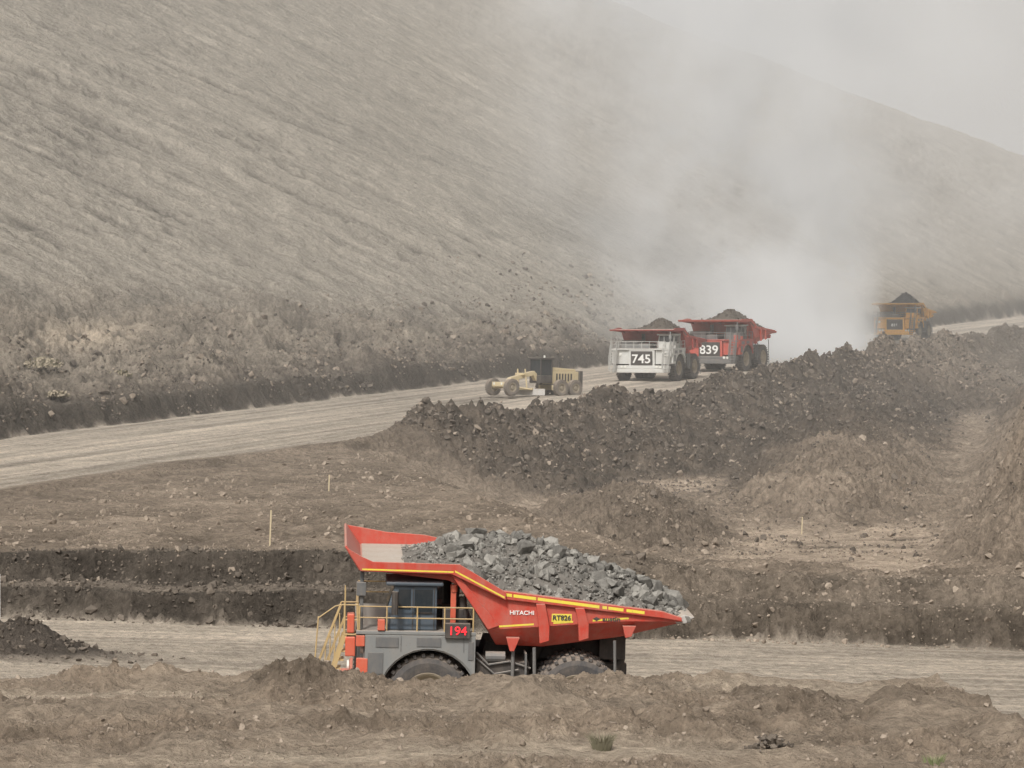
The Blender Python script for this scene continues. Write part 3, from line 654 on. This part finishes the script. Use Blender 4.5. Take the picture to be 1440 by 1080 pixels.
# ------------------------------------------------------------------ air
def vol_box(name,x0,x1,y0,y1,z0,z1,mat):
    o=MB().box(x0,x1,y0,y1,z0,z1).obj(name,mat); return o
def air(nt,col,dens,ecol,e):
    vs=N(nt,'ShaderNodeVolumeScatter'); vs.inputs['Color'].default_value=(*col,1); vs.inputs['Anisotropy'].default_value=-.25
    o=N(nt,'ShaderNodeOutputMaterial')
    if isinstance(dens,float): vs.inputs['Density'].default_value=dens
    else: nt.links.new(dens,vs.inputs['Density'])
    if e<=0: nt.links.new(vs.outputs[0],o.inputs['Volume']); return
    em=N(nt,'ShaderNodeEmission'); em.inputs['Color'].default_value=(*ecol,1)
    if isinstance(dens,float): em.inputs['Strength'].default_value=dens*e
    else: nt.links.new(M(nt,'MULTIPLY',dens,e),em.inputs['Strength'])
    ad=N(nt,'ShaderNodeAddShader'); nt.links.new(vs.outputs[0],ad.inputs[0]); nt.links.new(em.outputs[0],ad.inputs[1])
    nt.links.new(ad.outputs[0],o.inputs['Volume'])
m,nt=newmat('haze_air'); air(nt,(.92,.905,.87),.0009,(1,.985,.95),0)
vol_box('haze',-900,900,150,2600,-40,260,m)
def gauss(nt,a): return M(nt,'EXPONENT',M(nt,'MULTIPLY',M(nt,'MULTIPLY',a,a),-1.0))
m,nt=newmat('dust_air'); L=nt.links.new
co=N(nt,'ShaderNodeTexCoord').outputs['Object']; sp=N(nt,'ShaderNodeSeparateXYZ'); L(co,sp.inputs[0]); X,Y_,Z_=sp.outputs
wn=noise(nt,co,.03,1,.5)
Xw=M(nt,'ADD',X,M(nt,'MULTIPLY',M(nt,'SUBTRACT',wn,.5),30))
xc=M(nt,'SUBTRACT',34,M(nt,'MULTIPLY',M(nt,'SUBTRACT',Z_,9),.23))
wd=M(nt,'ADD',9.0,M(nt,'MULTIPLY',Z_,.23))
g1=gauss(nt,M(nt,'DIVIDE',M(nt,'SUBTRACT',Xw,xc),wd))
g2=gauss(nt,M(nt,'DIVIDE',M(nt,'SUBTRACT',X,41),29))
low=gauss(nt,M(nt,'DIVIDE',M(nt,'SUBTRACT',Z_,7),14))
n1=mapr(nt,noise(nt,co,.06,4,.68),.42,.61,.05,2.0)
core=M(nt,'MULTIPLY',M(nt,'MULTIPLY',g1,n1),M(nt,'ADD',.026,M(nt,'MULTIPLY',low,.045)))
wide=M(nt,'MULTIPLY',M(nt,'MULTIPLY',g2,n1),M(nt,'ADD',.010,M(nt,'MULTIPLY',low,.002)))
dn=M(nt,'ADD',core,wide)
clr=M(nt,'MULTIPLY',mapr(nt,M(nt,'SUBTRACT',X,M(nt,'MULTIPLY',Y_,.118)),0,4,0,.96),mapr(nt,Z_,17,30,1,0))
dn=M(nt,'MULTIPLY',dn,M(nt,'SUBTRACT',1.0,clr)); dn=M(nt,'MULTIPLY',dn,mapr(nt,X,-20,6,0,1))
dn=M(nt,'MULTIPLY',dn,mapr(nt,Y_,330,340,0,1)); dn=M(nt,'MULTIPLY',dn,mapr(nt,Y_,413,398,0,1)); dn=M(nt,'MULTIPLY',dn,mapr(nt,Z_,90,70,0,1))
air(nt,(.96,.92,.86),dn,(1,.95,.86),.19)  # dust also glows a little: emission stands in for light scattered inside it
m.cycles.volume_step_rate=2.5
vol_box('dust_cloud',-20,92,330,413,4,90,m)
# ------------------------------------------------------------------ light
w=bpy.data.worlds.new('World'); scn.world=w; w.use_nodes=True; nt=w.node_tree; nt.nodes.clear()
EL,AZ=50,200
sk=nt.nodes.new('ShaderNodeTexSky'); sk.sky_type='NISHITA'; sk.sun_disc=False; sk.sun_elevation=R(EL); sk.sun_rotation=R(AZ); sk.dust_density=6; sk.air_density=1.2
hs=nt.nodes.new('ShaderNodeHueSaturation'); hs.inputs['Saturation'].default_value=.10
nt.links.new(sk.outputs[0],hs.inputs['Color'])
wc=mixc(nt,1.0,hs.outputs[0],(1.0,.97,.93),'MULTIPLY')
bg=nt.nodes.new('ShaderNodeBackground'); bg.inputs[1].default_value=.12; ou=nt.nodes.new('ShaderNodeOutputWorld')
nt.links.new(wc,bg.inputs[0]); nt.links.new(bg.outputs[0],ou.inputs[0])
sd=bpy.data.lights.new('sun','SUN'); sd.energy=3.0; sd.angle=R(7); sd.color=(1,.955,.895)
so=bpy.data.objects.new('sun',sd); COL.objects.link(so)
el=R(EL); az=R(AZ); dv=Vector((math.sin(az)*math.cos(el),math.cos(az)*math.cos(el),math.sin(el)))
so.rotation_euler=dv.to_track_quat('Z','Y').to_euler(); so.location=(0,0,60)
# ------------------------------------------------------------------ camera
cd=bpy.data.cameras.new('camera'); cd.sensor_width=36; cd.lens=36*4060/1440; cd.clip_end=6000; cd.clip_start=.5
ca=bpy.data.objects.new('camera',cd); COL.objects.link(ca); ca.location=(0,0,13.7)
pitch=math.atan((450-540)/4060)
ca.rotation_euler=(R(90)+pitch,0,0); scn.camera=ca
scn.view_settings.view_transform='Standard'; scn.view_settings.look='None'; scn.view_settings.exposure=0
